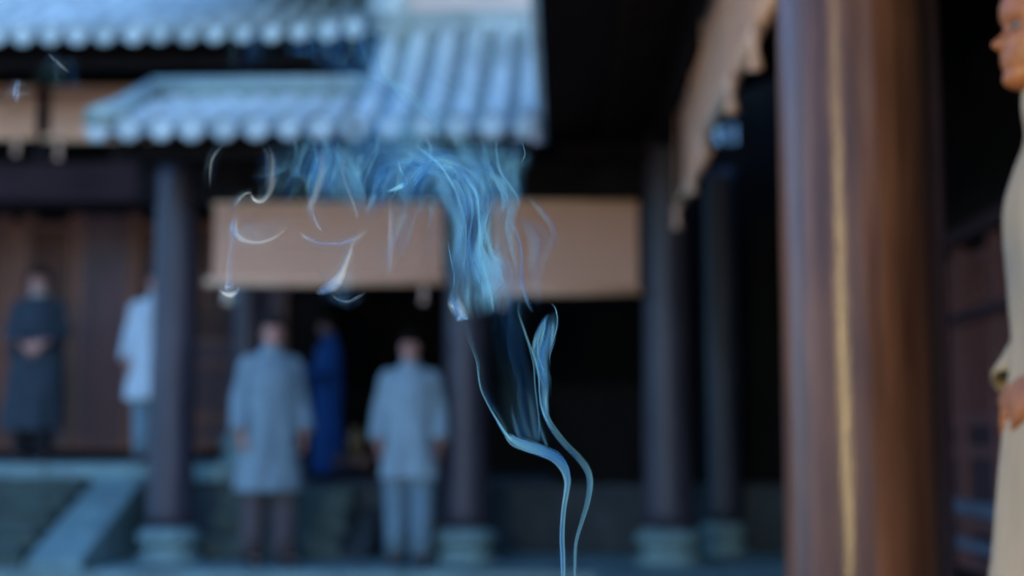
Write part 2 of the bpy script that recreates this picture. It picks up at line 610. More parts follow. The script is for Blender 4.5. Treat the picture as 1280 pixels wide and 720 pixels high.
# low dark timber screen to the right of the middle column
IN = MB()
xx0, xx1 = at(690, 600, 12.0).x, 3.0
k = 0
x = xx0
while x < xx1:
    IN.box(x + .003, min(x + .22, xx1) - .003, 11.98, 12.02, .545, 1.30 if k else 1.30)
    x += .22; k += 1
IN.box(xx0 - .05, xx1, 11.96, 12.04, 1.305, 1.37)
pb(IN).build("board_screen", M['blackwall'], porch, bevel=.003)
IN = MB(); IN.box(-2.6, .9, 9.8, 16.6, 5.2, 5.3); pb(IN).build("ceiling", M['wood'], porch)
IN = MB(); IN.box(.9, 3.0, 12.3, 16.6, 3.3, 3.4); IN.box(.9, 1.0, 12.3, 16.6, 3.4, 5.2); IN.box(2.9, 3.0, 12.3, 16.4, 0, 3.3); pb(IN).build("side_ceiling", M['wood'], porch)

xl, xr = at(122, 165, 9.4).x, at(664, 165, 9.4).x
z_e = at(400, 158, 9.4).z
prof = roof_profile(.36, .36, 1.25)
xm = at(440, 165, 9.4).x
T = Matrix.Translation((xl, 9.4 - 10.7, z_e - .02))
tile_roof(porch, T, xm - xl, prof, name="roof")
prof2 = roof_profile(.36, .92, 1.95)
T = Matrix.Translation((xm + .02, 9.4 - 10.7, z_e - .02))
tile_roof(porch, T, xr - xm - .06, prof2, name="roof")
rd = MB()        # stacked ridge at the back of the shorter left part
zt = z_e + prof[-1][1]
yb = 9.4 + 1.25
rd.box(xl + .10, xm + .05, yb - .02, yb + .16, zt - .1, zt + .10)
rd.box(xl + .05, xm + .05, yb - .05, yb + .19, zt + .103, zt + .15)
pb(rd).build("ridge", M['ridge'], porch, bevel=.015)
rd = MB()
rd.tube([(xl - .02, yb + .07, zt + .19), (xm + .05, yb + .07, zt + .19)], .055, 14)
rd.tube([(xl + .0, 9.36, z_e + .06), (xl + .0, 9.36 + .5, z_e + .24), (xl + .0, yb, zt + .13)], [.085, .08, .08], 14)
pb(rd).build("ridge_cap", M['ridge'], porch, smooth=True)
rd = MB()
yb2, zt2 = 9.4 + 1.95, z_e + prof2[-1][1]
rd.box(xm, xr, yb2 - .04, yb2 + .2, zt2 - .1, zt2 + .06)
rd.tube([(xm, yb2 + .08, zt2 + .10), (xr, yb2 + .08, zt2 + .10)], .07, 14)
pb(rd).build("ridge", M['tile'], porch, bevel=.012)
rd = MB(); rd.box(xm + .05, xr + .02, yb2 + .25, yb2 + .45, 3.0, 6.2); pb(rd).build("gable_wall", M['plaster'], porch)
fa = MB(); fa.box(xl, xr, 9.66, 9.70, z_e - .16, z_e - .04); pb(fa).build("fascia", M['wood'], porch)
fa = MB()
fa.box(xl + .02, xm, yb + .17, yb + .3, 2.9, zt + .1)
pb(fa).build("rear_board", M['wood'], porch)

# ------------------------------------------------------------------ covered walkway on the right
walk = empty("covered_walkway", (1.4, 6, 0), 0, "covered walkway on the right with brown lacquered columns and panelled doors", "walkway")
WL = Vector((1.4, 6, 0))


def wb(mb):
    mb.v = [(x - 1.4, y - 6, z) for x, y, z in mb.v]
    return mb


cn = at(1078, 548, 3.85)
near = column(walk, cn.x - 1.4, cn.y - 6, 0, 3.2, .212, M['nearcol'], base=True, seed=1)
column(walk, c3.x - 1.4, c3.y - 6, 0, 3.2, .185, M['col'], seed=12)
c4 = at(906, 680, 11.6)
column(walk, c4.x - 1.4, c4.y - 6, 0, 3.12, .14, mat("navy_black_column_paint", (.04, .045, .065), .5, .3, 3, (3, 3, .5)), seed=13)
column(walk, cn.x - 1.4, -2.2 - 6, 0, 3.2, .212, M['nearcol'], seed=15)
bmw = MB(); bmw.box(cn.x - .09, cn.x + .09, -2.5, 10.72, 3.12, 3.40); wb(bmw).build("lintel", M['wood'], walk, bevel=.01)
WX = 2.42
ww = MB()
ww.box(WX + .05, WX + .2, -2.5, 12.195, 0, 4.2)
wb(ww).build("wall", M['blackwall'], walk)
# end wall with a small vent opening to the sky
o0, o1 = at(896, 180, 12.2), at(921, 152, 12.2)
ww = MB()
ww.box(c3.x + .14, o0.x, 12.2, 12.3, 0, 4.4)
ww.box(o1.x, WX + .2, 12.2, 12.3, 0, 4.4)
ww.box(o0.x, o1.x, 12.2, 12.3, 0, o0.z)
ww.box(o0.x, o1.x, 12.2, 12.3, o1.z, 4.4)
wb(ww).build("end_wall", M['blackwall'], walk)
ww = MB()
for q in range(1, 7):
    xq = o0.x + (o1.x - o0.x) * q / 7
    ww.box(xq - .0102, xq + .0102, 12.22, 12.25, o0.z, o1.z)
wb(ww).build("vent_dimming_bars", M['wood'], walk)  # bars added to dim the sky seen through the opening
# roof: low eave over the courtyard edge, rising to the wall
Tw = Matrix.Translation((-0.13 - 1.4, 10.9 - 6, 3.17)) @ Matrix.Rotation(R(-90), 4, 'Z')
tile_roof(walk, Tw, 13.2, roof_profile(.32, .5, 2.85), name="roof", pitch=.24)
# doors along the right wall
y = -1.0
Td = Matrix.Translation((WX - 1.4, -6, 0)) @ Matrix.Rotation(R(90), 4, 'Z')
k = 0
while y < 11.8:
    door_leaf(walk, y + .05, y + .72, 0, .16, 2.06, 'lat', mtx=Td @ Matrix.Rotation(R(180), 4, 'Y') @ Matrix.Identity(4) if False else Td, ms=M['door'], mp=M['beam'])
    y += .74; k += 1
# kick rails with bluish light put into their colour, then plain rails
kr = MB()
kr.box(WX - .075, WX - .035, -1, 11.8, .48, .56)
kr.box(WX - .075, WX - .035, -1, 11.8, .28, .34)
wb(kr).build("kick_rail", M['bluelit'], walk, bevel=.006)
kr = MB()
kr.box(WX - .07, WX - .035, -1, 11.8, 1.60, 1.66)
kr.box(WX - .08, WX + .04, -1, 11.8, 2.065, 2.16)
wb(kr).build("rail", M['beam'], walk, bevel=.006)
kr = MB()
pp = at(1160, 548, 5.2)
kr.box(pp.x - .01, pp.x + .06, 5.1, 5.24, 0, 2.9)
wb(kr).build("door_post", M['beam'], walk, bevel=.01)

# ------------------------------------------------------------------ bamboo blinds with cord ties
def blind(p0, p1, z0, z1, label, ties, bottom_over=0.06, group="bamboo blinds hung under the eaves"):
    p0, p1 = Vector(p0), Vector(p1)
    d = (p1 - p0); L = d.length; a = math.atan2(d.y, d.x)
    root = empty("bamboo_blind", (p0.x, p0.y, z0), a, label, "blind", group)
    H = z1 - z0
    b = MB()
    rings = []
    n = max(14, int(H / .02))
    nx = 24
    for side in (0, 1):
        pass
    vs, fs = [], []
    for i in range(n * 2 + 1):
        for j in range(nx + 1):
            x = L * j / nx
            z = H * i / (2 * n)
            vs.append((x, (.006 if i % 2 else -.002) + .012 * math.sin(x * 2.3 + 1) * math.sin(math.pi * i / (2 * n)), z))
    for i in range(n * 2):
        for j in range(nx):
            q = i * (nx + 1) + j
            fs.append((q, q + 1, q + nx + 2, q + nx + 1))
    b.add(vs, fs)
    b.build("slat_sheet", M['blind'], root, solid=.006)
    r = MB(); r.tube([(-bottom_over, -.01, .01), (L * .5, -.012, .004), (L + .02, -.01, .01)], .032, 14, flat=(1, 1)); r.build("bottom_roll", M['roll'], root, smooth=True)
    t = MB()
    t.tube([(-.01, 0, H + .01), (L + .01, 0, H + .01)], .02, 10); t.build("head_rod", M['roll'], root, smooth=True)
    for (tx, tl) in ties:
        k = MB()
        k.tube([(tx, -.045, H * .98), (tx, -.05, H * .3), (tx, -.05, -.03)], .005, 6)
        k.tube([(tx, -.05, -.03), (tx + .005, -.05, -.06), (tx, -.05, -.07 - tl * .35), (tx, -.05, -.07 - tl * .95), (tx, -.05, -.07 - tl)], [.006, .03, .014, .033, .012], 10)
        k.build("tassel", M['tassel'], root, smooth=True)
    return root


def blindpx(x0, x1, yb, yt, Y, label, ties, ext=.06):
    a, b = at(x0, yb, Y), at(x1, yb, Y)
    zt = at((x0 + x1) / 2, yt, Y).z
    return blind((a.x, Y, 0), (b.x, Y, 0), (a.z + b.z) / 2, zt, label, ties, ext)


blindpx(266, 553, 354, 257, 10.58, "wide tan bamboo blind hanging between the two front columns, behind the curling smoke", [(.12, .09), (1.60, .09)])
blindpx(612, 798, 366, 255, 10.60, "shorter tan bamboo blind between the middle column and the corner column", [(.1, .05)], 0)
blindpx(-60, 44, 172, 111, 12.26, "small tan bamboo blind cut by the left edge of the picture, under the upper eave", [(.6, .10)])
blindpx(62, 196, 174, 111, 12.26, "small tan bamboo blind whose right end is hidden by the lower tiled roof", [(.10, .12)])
bX = cn.x - .02
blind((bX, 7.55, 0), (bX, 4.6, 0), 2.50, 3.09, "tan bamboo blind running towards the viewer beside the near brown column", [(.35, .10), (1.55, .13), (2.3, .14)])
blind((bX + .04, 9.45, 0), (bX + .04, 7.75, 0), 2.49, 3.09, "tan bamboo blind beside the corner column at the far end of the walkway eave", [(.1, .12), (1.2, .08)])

# ------------------------------------------------------------------ people
HF = [(0, .22), (.03, .35), (.07, .40), (.12, .405), (.165, .378), (.2, .40), (.225, .412), (.245, .395), (.27, .418), (.31, .398), (.36, .385), (.42, .375), (.5, .362), (.56, .385), (.62, .402), (.7, .400), (.78, .37), (.86, .31), (.93, .22), (.98, .11), (1, .03)]
HB = [(0, .02), (.1, .12), (.2, .24), (.3, .34), (.4, .41), (.5, .455), (.6, .475), (.7, .465), (.8, .41), (.88, .32), (.94, .22), (.98, .12), (1, .03)]
HW = [(0, .09), (.04, .15), (.1, .19), (.18, .235), (.28, .275), (.4, .305), (.5, .32), (.6, .328), (.7, .318), (.8, .28), (.88, .22), (.94, .15), (.98, .08), (1, .02)]


def ip(tab, z):
    for (a, fa), (b, fb) in zip(tab, tab[1:]):
        if z <= b:
            return fa + (fb - fa) * (z - a) / (b - a)
    return tab[-1][1]


def hp_f(z): return ip(HF, z)
def hp_b(z): return ip(HB, z)
def hp_w(z): return ip(HW, z)


def head_mesh(mb, c, H, yaw=0, tilt=0, nose=1.0, n=44):
    """head from chin (z=0) to crown (z=H), face towards -Y before yaw"""
    N_ = [(.0, 0), (.315, 0), (.335, .03), (.35, .085), (.375, .115), (.40, .10), (.44, .065), (.48, .035), (.52, .012), (.56, 0), (1, 0)]
    T = Matrix.Translation(c) @ Matrix.Rotation(yaw, 4, 'Z') @ Matrix.Rotation(tilt, 4, 'X')
    rings = []
    K = 60
    for i in range(K + 1):
        z = i / K
        f, b, w_ = ip(HF, z), ip(HB, z), ip(HW, z)
        ring = []
        for j in range(n):
            a = 2 * math.pi * j / n
            sx, cy = math.sin(a), math.cos(a)
            x = w_ * math.copysign(abs(sx) ** .88, sx)
            y = (f if cy > 0 else b) * math.copysign(abs(cy) ** .92, cy)
            if cy > 0:
                y += nose * ip(N_, z) * math.exp(-(x / (.045 if z > .42 else .06)) ** 2)
                for s_ in (-1, 1):
                    y -= .045 * math.exp(-((x - s_ * .125) / .07) ** 2 - ((z - .495) / .045) ** 2)
                    y += .02 * math.exp(-((x - s_ * .17) / .08) ** 2 - ((z - .40) / .07) ** 2)
            ring.append(T @ (Vector((x, -y, z)) * H))
        rings.append(ring)
    mb.loft(rings)
    for s_ in (-1, 1):        # ears
        pts = [T @ (Vector((s_ * .315, .05 + dy, z)) * H) for dy, z in ((0, .35), (.02, .40), (.04, .47), (.03, .54), (.0, .56))]
        mb.tube(pts, [.022 * H, .035 * H, .045 * H, .045 * H, .025 * H], 10)
    return T


def hand_mesh(mb, w_, d, side, nrm, s=1.0, curl=0.35):
    """hand from the wrist point along d, palm facing nrm, thumb towards side"""
    w_, d, nrm = Vector(w_), Vector(d).normalized(), Vector(nrm).normalized()
    sd_ = d.cross(nrm).normalized() * side
    palm_end = w_ + d * .085 * s
    rings = []
    for t, hw, th in ((-.15, .026, .020), (0, .027, .019), (.3, .036, .017), (.7, .042, .015), (1, .040, .012)):
        c = w_ + d * .085 * s * t
        rings.append([c + (sd_ * math.cos(2 * math.pi * j / 14) * hw + nrm * math.sin(2 * math.pi * j / 14) * th) * s for j in range(14)])
    mb.loft(rings)
    for k, (off, ln) in enumerate(((.031, .068), (.0105, .076), (-.0105, .070), (-.030, .056))):
        p = palm_end - d * .008 * s + sd_ * off * s
        dd = d.copy()
        r = .0088 * s
        for q in range(3):
            dd = (dd + nrm * curl * (1 + .35 * q) * (1 + .12 * k)).normalized()
            p2 = p + dd * ln * s * (.44, .32, .24)[q]
            mb.capsule(p, p2, r, r * .9, 8)
            p, r = p2, r * .9
    p = w_ + d * .02 * s + sd_ * .024 * s
    dd = (d * .75 + sd_ * .65 + nrm * .25).normalized()
    r = .0125 * s
    for q in range(3):
        p2 = p + dd * (.038, .03, .024)[q] * s
        mb.capsule(p, p2, r, r * .88, 8)
        p, r = p2, r * .88
        dd = (dd + d * .35 + nrm * .15).normalized()


def folds(a, z, seed, amp):
    return amp * .30 * math.sin(a * 8 + 3 * noise.noise(Vector((seed, a, z)))) + amp * (noise.noise(Vector((math.cos(a) * 2.2 + seed, math.sin(a) * 2.2, z * .9))) + .5 * noise.noise(Vector((math.cos(a) * 5 + seed, math.sin(a) * 5, z * 1.3))))


def cloth_rings(mb, prof, seed, cap=False, n=56):
    """prof: (z, cx, cy, rx, ry, fold amplitude)"""
    dense = smoothpts(prof, len(prof) * 6)
    rings = []
    for z, cx, cy, rx, ry, am in dense:
        ring = []
        for j in range(n):
            a = 2 * math.pi * j / n
            k = 1 + folds(a, z * 2, seed, am)
            ring.append(Vector((cx + rx * k * math.copysign(abs(math.cos(a)) ** .85, math.cos(a)), cy + ry * k * math.sin(a), z)))
        rings.append(ring)
    mb.loft(rings, cap=cap)


def sleeve(mb, pts, rad, seed):
    pts = smoothpts([tuple(p) + (r,) for p, r in zip(pts, rad)], 20)
    P = [Vector(p[:3]) for p in pts]
    rr = [p[3] * (1 + .10 * noise.noise(Vector((seed, i * .45, 0)))) for i, p in enumerate(pts)]
    mb.tube(P, rr, 20, cap=False)


def person(loc, rz, h, label, tunic, trousers, hair, skin=None, hem=.47, wide=1.0, arms='down', head_yaw=0, head_tilt=0,
           robe=False, group=None, over=None, lean=0, seed=0, voxel=.007, collar=None, vis_eye=True, shoes=None, stride=.05, shoulder=1.0, cuff=None, slim=1.0):
    """standing figure; all lengths for a 1.70 m body scaled to h, face towards local -Y"""
    k = h / 1.70
    skin = skin or M['skin']
    p = empty("person", loc, rz, label, "person", group)
    V = lambda x, y, z: Vector((x * k, (y + lean * z) * k, z * k))
    b = MB()
    sh = .162 * shoulder
    g_s = .70 if slim < 1 else .95
    b.capsule(V(0, 0, .98), V(0, 0, 1.12), .135 * k * g_s, .125 * k * g_s)
    b.capsule(V(0, 0, 1.12), V(0, .01, 1.33), .125 * k * g_s, .118 * k * g_s)
    b.capsule(V(-sh * .6, .01, 1.37), V(sh * .6, .01, 1.37), .050 * k, .050 * k)
    b.capsule(V(0, .02, 1.38), V(0, .0, 1.51), .060 * k, .054 * k)
    hp = V(0, -.005, 1.475)
    T = head_mesh(b, hp, .225 * k, head_yaw, head_tilt)
    joints = {}
    for s_ in (-1, 1):
        S0 = V(s_ * sh, .01, 1.375)
        if arms == 'down':
            E, W = V(s_ * (sh + .055), .02, 1.12), V(s_ * (sh + .065), -.05, .88); hd = Vector((0, -.12, -1)); hn = Vector((-s_, 0, 0)); hs = -s_
        elif arms == 'clasp':
            E, W = V(s_ * (sh + .055), .0, 1.13), V(s_ * .075, -.21, 1.01); hd = Vector((-s_ * .9, -.15, -.25)); hn = Vector((0, 1, 0)); hs = 1 * s_
            W.z += .012 * s_
        elif arms == 'close':
            E, W = V(s_ * (sh + .02), .05, 1.13), V(s_ * .095, -.085, .945); hd = Vector((-s_ * .8, -.35, -.35)); hn = Vector((0, 1, 0)); hs = 1 * s_
            W.z += .012 * s_
        elif arms == 'forward':
            E, W = V(s_ * (sh + .02), -.03, 1.12), V(s_ * .10, -.27, 1.06); hd = Vector((-s_ * .4, -1, 0)); hn = Vector((-s_, 0, 0)); hs = s_
        joints[s_] = (S0, E, W, hd)
        b.capsule(S0, E, .038 * k * (g_s + .15 if slim < 1 else 1), .038 * k * (g_s + .15 if slim < 1 else 1))
        b.capsule(E, W, .037 * k * (g_s + .15 if slim < 1 else 1), .026 * k)
        hand_mesh(b, W, hd, hs, hn, k * 1.0)
        kx = s_ * .095
        fy = -stride * s_
        b.capsule(V(s_ * .085, 0, .95), V(kx, fy * .4 - .01, .50), .082 * k, .055 * k)
        b.capsule(V(kx, fy * .4 - .01, .50), V(kx, fy + .01, .09), .053 * k, .036 * k)
        b.capsule(V(kx, fy + .03, .035), V(kx * 1.12, fy - .14, .028), .036 * k, .028 * k)
    b.build("body", skin, p, remesh=voxel * k)
    # hair: a shell that follows the skull from the hairline up
    hm = MB()
    rings = []
    for i in range(15):
        t = i / 14
        ring = []
        for j in range(44):
            a = 2 * math.pi * j / 44
            cy = math.cos(a)                    # +1 at the face
            hl = .63 if slim == 1 else .76
            zl = hl if cy > .55 else (hl - (.55 - cy) / .45 * (hl - .42) if cy > .1 else .42 - (.1 - cy) / 1.1 * .22)
            z = zl + (1.0 - zl) * math.sin(math.pi / 2 * t)
            w_, f_ = hp_w(z), (hp_f(z) if cy > 0 else hp_b(z))
            g_ = ((.060 if slim == 1 else .024) if i else .004) + .012 * noise.noise(Vector((a * 2, z * 6, seed)))
            x = (w_ + g_) * math.copysign(abs(math.sin(a)) ** .88, math.sin(a))
            y = (f_ + g_) * math.copysign(abs(cy) ** .92, cy)
            ring.append(T @ (Vector((x, -y, z + ((.070 if slim == 1 else .03) * t))) * .225 * k))
        rings.append(ring)
    hm.loft(rings)
    hm.build("hair", hair, p, smooth=True)
    for s_ in (-1, 1):
        e = MB()
        e.ball(T @ (Vector((s_ * .125, -.300, .497)) * .225 * k), .0118 * k, 10)
        eo = e.build("eye", M['white'], p, smooth=True)
        e = MB()
        e.ball(T @ (Vector((s_ * .127, -.334, .497)) * .225 * k), .0062 * k, 8)
        e.build("iris", M['iris'], eo, smooth=True)
    # trousers
    if not robe:
        t = MB()
        for s_ in (-1, 1):
            kx = s_ * .095; fy = -stride * s_
            t.tube([V(s_ * .07, 0, 1.0), V(s_ * .088, 0, .85), V(kx, fy * .4 - .01, .50), V(kx, fy * .8, .25), V(kx, fy + .01, .07)], [.10 * k, .112 * k, .090 * k, .082 * k, .084 * k], 20, cap=False)
        t.build("trousers", trousers, p, smooth=True, solid=.006)
    for s_ in (-1, 1):
        t = MB()
        kx = s_ * .095; fy = -stride * s_
        cx = kx * 1.06
        rings = []
        for (yy, hw, top) in ((.085, .015, .05), (.075, .034, .075), (.03, .04, .095), (-.03, .042, .085), (-.09, .047, .06), (-.15, .042, .048), (-.185, .022, .03)):
            ring = []
            for j in range(16):
                a = 2 * math.pi * j / 16
                zc = top / 2
                ring.append(V(cx, fy, 0) + Vector((hw * math.cos(a), yy, max(.001, zc + zc * math.sin(a) * 1.0))) * k)
            rings.append(ring)
        t.loft(rings)
        t.build("shoe", shoes or M['black'], p, smooth=True)
    # tunic or robe
    c = MB()
    hz = .06 if robe else hem
    wd = wide
    prof = [(hz, 0, 0, .222 * wd, .180 * wd, .22), (hz + .15, 0, 0, .208 * wd, .168 * wd, .20), ((hz + 1.0) / 2, 0, 0, .198 * wd, .160 * wd, .16), (.98, 0, 0, .186 * wd, .150, .12), (1.12, 0, 0, .178, .142, .09),
            (1.27, 0, 0, .182 * (.5 + .5 * shoulder), .140, .05), (1.34, 0, .005, .176 * shoulder, .120, .012), (1.40, 0, .008, .128 * shoulder, .092, .006), (1.450, 0, .012, .078, .072, .0), (1.495, 0, .010, .066, .066, .0)]
    cloth_rings(c, [tuple([q[0] * k, q[1] * k, (q[2] + lean * q[0]) * k, q[3] * k, q[4] * k * (slim if .9 < q[0] < 1.43 else 1), q[5]]) for q in prof], seed)
    sl_ = .74 if slim < 1 else 1.0
    cuffs = []
    for s_ in (-1, 1):
        S0, E, W, hd = joints[s_]
        ins = S0 + Vector((-s_ * .05, 0, -.002)) * k
        if cuff:
            cm_ = MB()
            cm_.tube([(E + W) / 2 + (W - E) * .05, W + (E - W) * .12], [.050 * k, .052 * k], 24, cap=False)
            cuffs.append(cm_)
        sleeve(c, [ins, S0 + Vector((s_ * .01, 0, -.01)) * k, (S0 + E) / 2, E, (E + W) / 2, W + hd.normalized() * -.01 * k + (E - W) * (.12 if slim < 1 else .04)],
               [.046 * k * sl_, .055 * k * sl_, .060 * k * sl_, .064 * k * sl_, .070 * k * sl_, .074 * k * sl_], seed + s_)
    c.build("robe" if robe else "tunic", tunic, p, smooth=True, solid=.005)
    for cm_ in cuffs:
        cm_.build("cuff", cuff, p, smooth=True, solid=.004)
    if collar:
        cl = MB()
        cl.lathe([(.078 * k, 0), (.074 * k, .035 * k), (.064 * k, .065 * k), (.058 * k, .065 * k), (.062 * k, 0)], 24, V(0, .008, 1.445))
        cl.build("collar", collar, p, smooth=True)
    if over:
        o = MB()
        cloth_rings(o, [tuple([q[0] * k, q[1] * k, q[2] * k, q[3] * k, q[4] * k, q[5]]) for q in
                        [(.98, 0, 0, .235, .20, .06), (1.08, 0, 0, .235, .19, .05), (1.2, 0, 0, .228, .175, .04), (1.3, 0, 0, .215, .155, .03), (1.385, 0, .005, .19, .125, .01), (1.44, 0, .01, .115, .092, 0), (1.465, 0, .012, .082, .08, 0)]], seed + 5)
        o.build("jacket", over, p, smooth=True, solid=.006)
    return p


def fl(px, Y, z):
    q = at(px, 548, Y)
    return (q.x, Y, z)


person(fl(42, 12.55, PZ), R(12), 1.73, "person in dark slate jacket with clasped hands, on the raised platform at far left", M['navy'], M['black'], M['hairb'],
       arms='clasp', collar=M['collar'], hem=.28, wide=1.15, over=None, seed=1, shoes=M['black'])
person(fl(191, 12.3, PZ), R(5), 1.69, "person in pale blue white tunic half hidden behind the left front column", M['tun_c'], M['trou_a'], M['hairg'], hem=.55, seed=2, wide=1.05)
person(fl(338, 10.45, 0), R(28), 1.83, "person in long steel blue tunic and dark brown trousers beside the left front column", M['tun_b'], M['trou_b'], M['hairg'],
       hem=.50, wide=1.0, shoulder=.95, seed=3, head_yaw=R(-10), stride=.06)
person(fl(409, 13.6, .54), R(-68), 1.56, "person in royal blue robe seen from the side in the dark doorway", M['royal'], M['black'], M['hairb'],
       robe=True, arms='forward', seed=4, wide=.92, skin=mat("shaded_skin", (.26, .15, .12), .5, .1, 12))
person(fl(512, 10.62, 0), R(4), 1.71, "person in pale grey tunic and faded blue trousers standing left of the middle column", M['tun_a'], M['trou_a'], M['hairb'],
       hem=.62, wide=.95, seed=5, shoulder=.98)

# person cut by the right edge: profile turned to the left
person((0.963, 2.62, 0), R(-93), 1.80, "person in long cream robe with warmly lit face in profile, cut by the right edge", M['cream'], M['black'], M['hairb'], skin=M['skinw'],
       robe=True, arms='close', seed=9, voxel=.0045, wide=1.08, lean=-.022, slim=.64, cuff=M['olive'])

# ------------------------------------------------------------------ dark red table with an ochre jar in the doorway
q = at(443, 600, 13.2)
tb = empty("side_table", (q.x, 13.2, .54), 0, "low red brown table in the dark doorway beside the blue robe", "table")
t = MB(); t.box(-.19, .19, -.15, .15, .20, .235); t.build("tabletop", M['redwood'], tb, bevel=.006)
t = MB(); t.box(-.16, .16, -.12, .12, .13, .198); t.build("apron", M['redwood'], tb, bevel=.004)
for sx in (-1, 1):
    for sy in (-1, 1):
        t = MB(); t.tube([(sx * .155, sy * .115, .199), (sx * .16, sy * .12, .1), (sx * .165, sy * .125, 0)], [.02, .015, .02], 8); t.build("leg", M['redwood'], tb, smooth=True)
j = MB(); j.lathe([(.04, 0), (.065, .03), (.085, .10), (.08, .16), (.045, .21), (.04, .235), (.055, .25), (.045, .25), (.03, .232)], 28)
tag(j.build("jar", M['ochre'], smooth=True, loc=(q.x + .02, 13.2, .5 + .276)), "round ochre glazed jar standing on the low red brown table", "jar")

# ------------------------------------------------------------------ altar table, incense bowl and candle, just below and left of the view
al = empty("altar_table", (-.55, 1.35, -.30), 0, "dark altar table carrying the bronze incense bowl", "table")
t = MB(); t.box(-.95, .95, -.3, .3, .86, .90); t.build("tabletop", M['wood'], al, bevel=.006)
for sx in (-1, 1):
    for sy in (-1, 1):
        t = MB(); t.box(sx * .88 - .03, sx * .88 + .03, sy * .24 - .03, sy * .24 + .03, 0, .858); t.build("leg", M['wood'], al, bevel=.006)
tip = [at(704, 733, 1.50), at(717, 735, 1.52)]
bc = Vector(((tip[0].x + tip[1].x) / 2, 1.51, .60))
bw = MB(); bw.lathe([(.035, 0), (.04, .008), (.03, .014), (.05, .03), (.062, .055), (.060, .072), (.054, .072), (.052, .062), (.005, .060)], 36)
tag(bw.build("incense_bowl", M['bronze'], smooth=True, loc=(bc.x, bc.y, .6005)), "small bronze incense bowl filled with ash on the altar table", "bowl")
for k, tp in enumerate(tip):
    i_ = MB(); base = Vector((bc.x + (-.01 if k == 0 else .012), bc.y, .645))
    i_.tube([base - base, (tp - base) * .5, tp - base], .0016, 8)
    so = i_.build("incense_stick", M['incense'], smooth=True, loc=base)
    tag(so, ("left", "right")[k] + " one of two thin incense sticks standing in the bronze bowl", "incense stick", "incense sticks in the bowl")
    e = MB(); e.ball(tp - base + Vector((0, 0, .002)), .0022, 8); e.build("ember", emit("ember_glow", (1, .22, .04), 3), so, smooth=True)
cd = empty("candle_stand", (-2.0, 0.0, -.30), 0, "tall iron candle stand with one thick lit candle in the courtyard", "candle stand")
t = MB(); t.lathe([(.16, .006), (.165, .02), (.05, .05), (.018, .08), (.014, .5), (.024, .52), (.014, .54), (.013, 1.06), (.03, 1.09), (.07, 1.10), (.075, 1.115), (.004, 1.112)], 28); t.build("stand", M['bronze'], cd, smooth=True)
t = MB(); t.lathe([(.035, 1.116), (.035, 1.36), (.030, 1.363), (.004, 1.356)], 28); t.build("wax_candle", M['wax'], cd, smooth=True)
t = MB(); t.tube([(0, 0, 1.36), (0, 0, 1.385), (0, 0, 1.405), (0, 0, 1.44)], [.005, .014, .011, .001], 12); t.build("flame", emit("flame_glow", (1, .62, .22), 30), cd, smooth=True)
ld = bpy.data.lights.new("candle_light", 'POINT'); ld.energy = 110; ld.color = (1, .77, .34); ld.shadow_soft_size = .10
lo = bpy.data.objects.new("candle_light", ld); COL.objects.link(lo); lo.parent = cd; lo.location = (0, 0, 1.56)

# ------------------------------------------------------------------ incense smoke: thin sheets and threads drifting in the air above the sticks
def smoke_mat():
    m = bpy.data.materials.new("incense_smoke")
    m.use_nodes = True
    t = m.node_tree
    t.nodes.clear()
    L = t.links.new
    out = t.nodes.new("ShaderNodeOutputMaterial")
    mix = t.nodes.new("ShaderNodeMixShader")
    tr = t.nodes.new("ShaderNodeBsdfTransparent")
    df = t.nodes.new("ShaderNodeBsdfDiffuse")
    tl = t.nodes.new("ShaderNodeBsdfTranslucent")
    m2 = t.nodes.new("ShaderNodeMixShader")
    L(df.outputs[0], m2.inputs[1]); L(tl.outputs[0], m2.inputs[2])
    at_ = t.nodes.new("ShaderNodeAttribute"); at_.attribute_name = "dens"
    uv = t.nodes.new("ShaderNodeUVMap"); uv.uv_map = "flow"
    sep = t.nodes.new("ShaderNodeSeparateXYZ")
    L(at_.outputs["Vector"], sep.inputs[0])
    cm = t.nodes.new('ShaderNodeMix'); cm.data_type = 'RGBA'
    cm.inputs[6].default_value = SMOKE_COL; cm.inputs[7].default_value = (.78, .86, 1.0, 1)
    L(sep.outputs[2], cm.inputs[0])
    for n_ in (df, tl):
        L(cm.outputs[2], n_.inputs[0])
    # fine streaks drawn out along the flow
    n1 = t.nodes.new("ShaderNodeTexNoise"); n1.inputs["Scale"].default_value = 1.0; n1.inputs["Detail"].default_value = 5; n1.inputs["Roughness"].default_value = .5
    n1.inputs["Distortion"].default_value = 0.6
    L(uv.outputs[0], n1.inputs[0])
    mr = t.nodes.new("ShaderNodeMapRange"); mr.interpolation_type = 'SMOOTHSTEP'
    mr.inputs[1].default_value = .40; mr.inputs[2].default_value = .68; mr.inputs[3].default_value = 0; mr.inputs[4].default_value = 1.5
    L(n1.outputs[0], mr.inputs[0])
    # blend: attribute y = how streaky
    one = t.nodes.new("ShaderNodeMix"); one.data_type = 'FLOAT'
    one.inputs[2].default_value = 1.0
    L(sep.outputs[1], one.inputs[0]); L(mr.outputs[0], one.inputs[3])
    mu = t.nodes.new("ShaderNodeMath"); mu.operation = 'MULTIPLY'; mu.use_clamp = True
    thin = t.nodes.new('ShaderNodeMath'); thin.operation = 'MULTIPLY'; thin.inputs[1].default_value = .84
    L(sep.outputs[0], thin.inputs[0]); L(thin.outputs[0], mu.inputs[0]); L(one.outputs[0], mu.inputs[1])
    L(mu.outputs[0], mix.inputs[0]); L(tr.outputs[0], mix.inputs[1]); L(m2.outputs[0], mix.inputs[2])
    L(mix.outputs[0], out.inputs[0])
    return m


SMOKE_COL = (.22, .62, 1.0, 1)
SM = dict(v=[], f=[], d=[], uv=[])


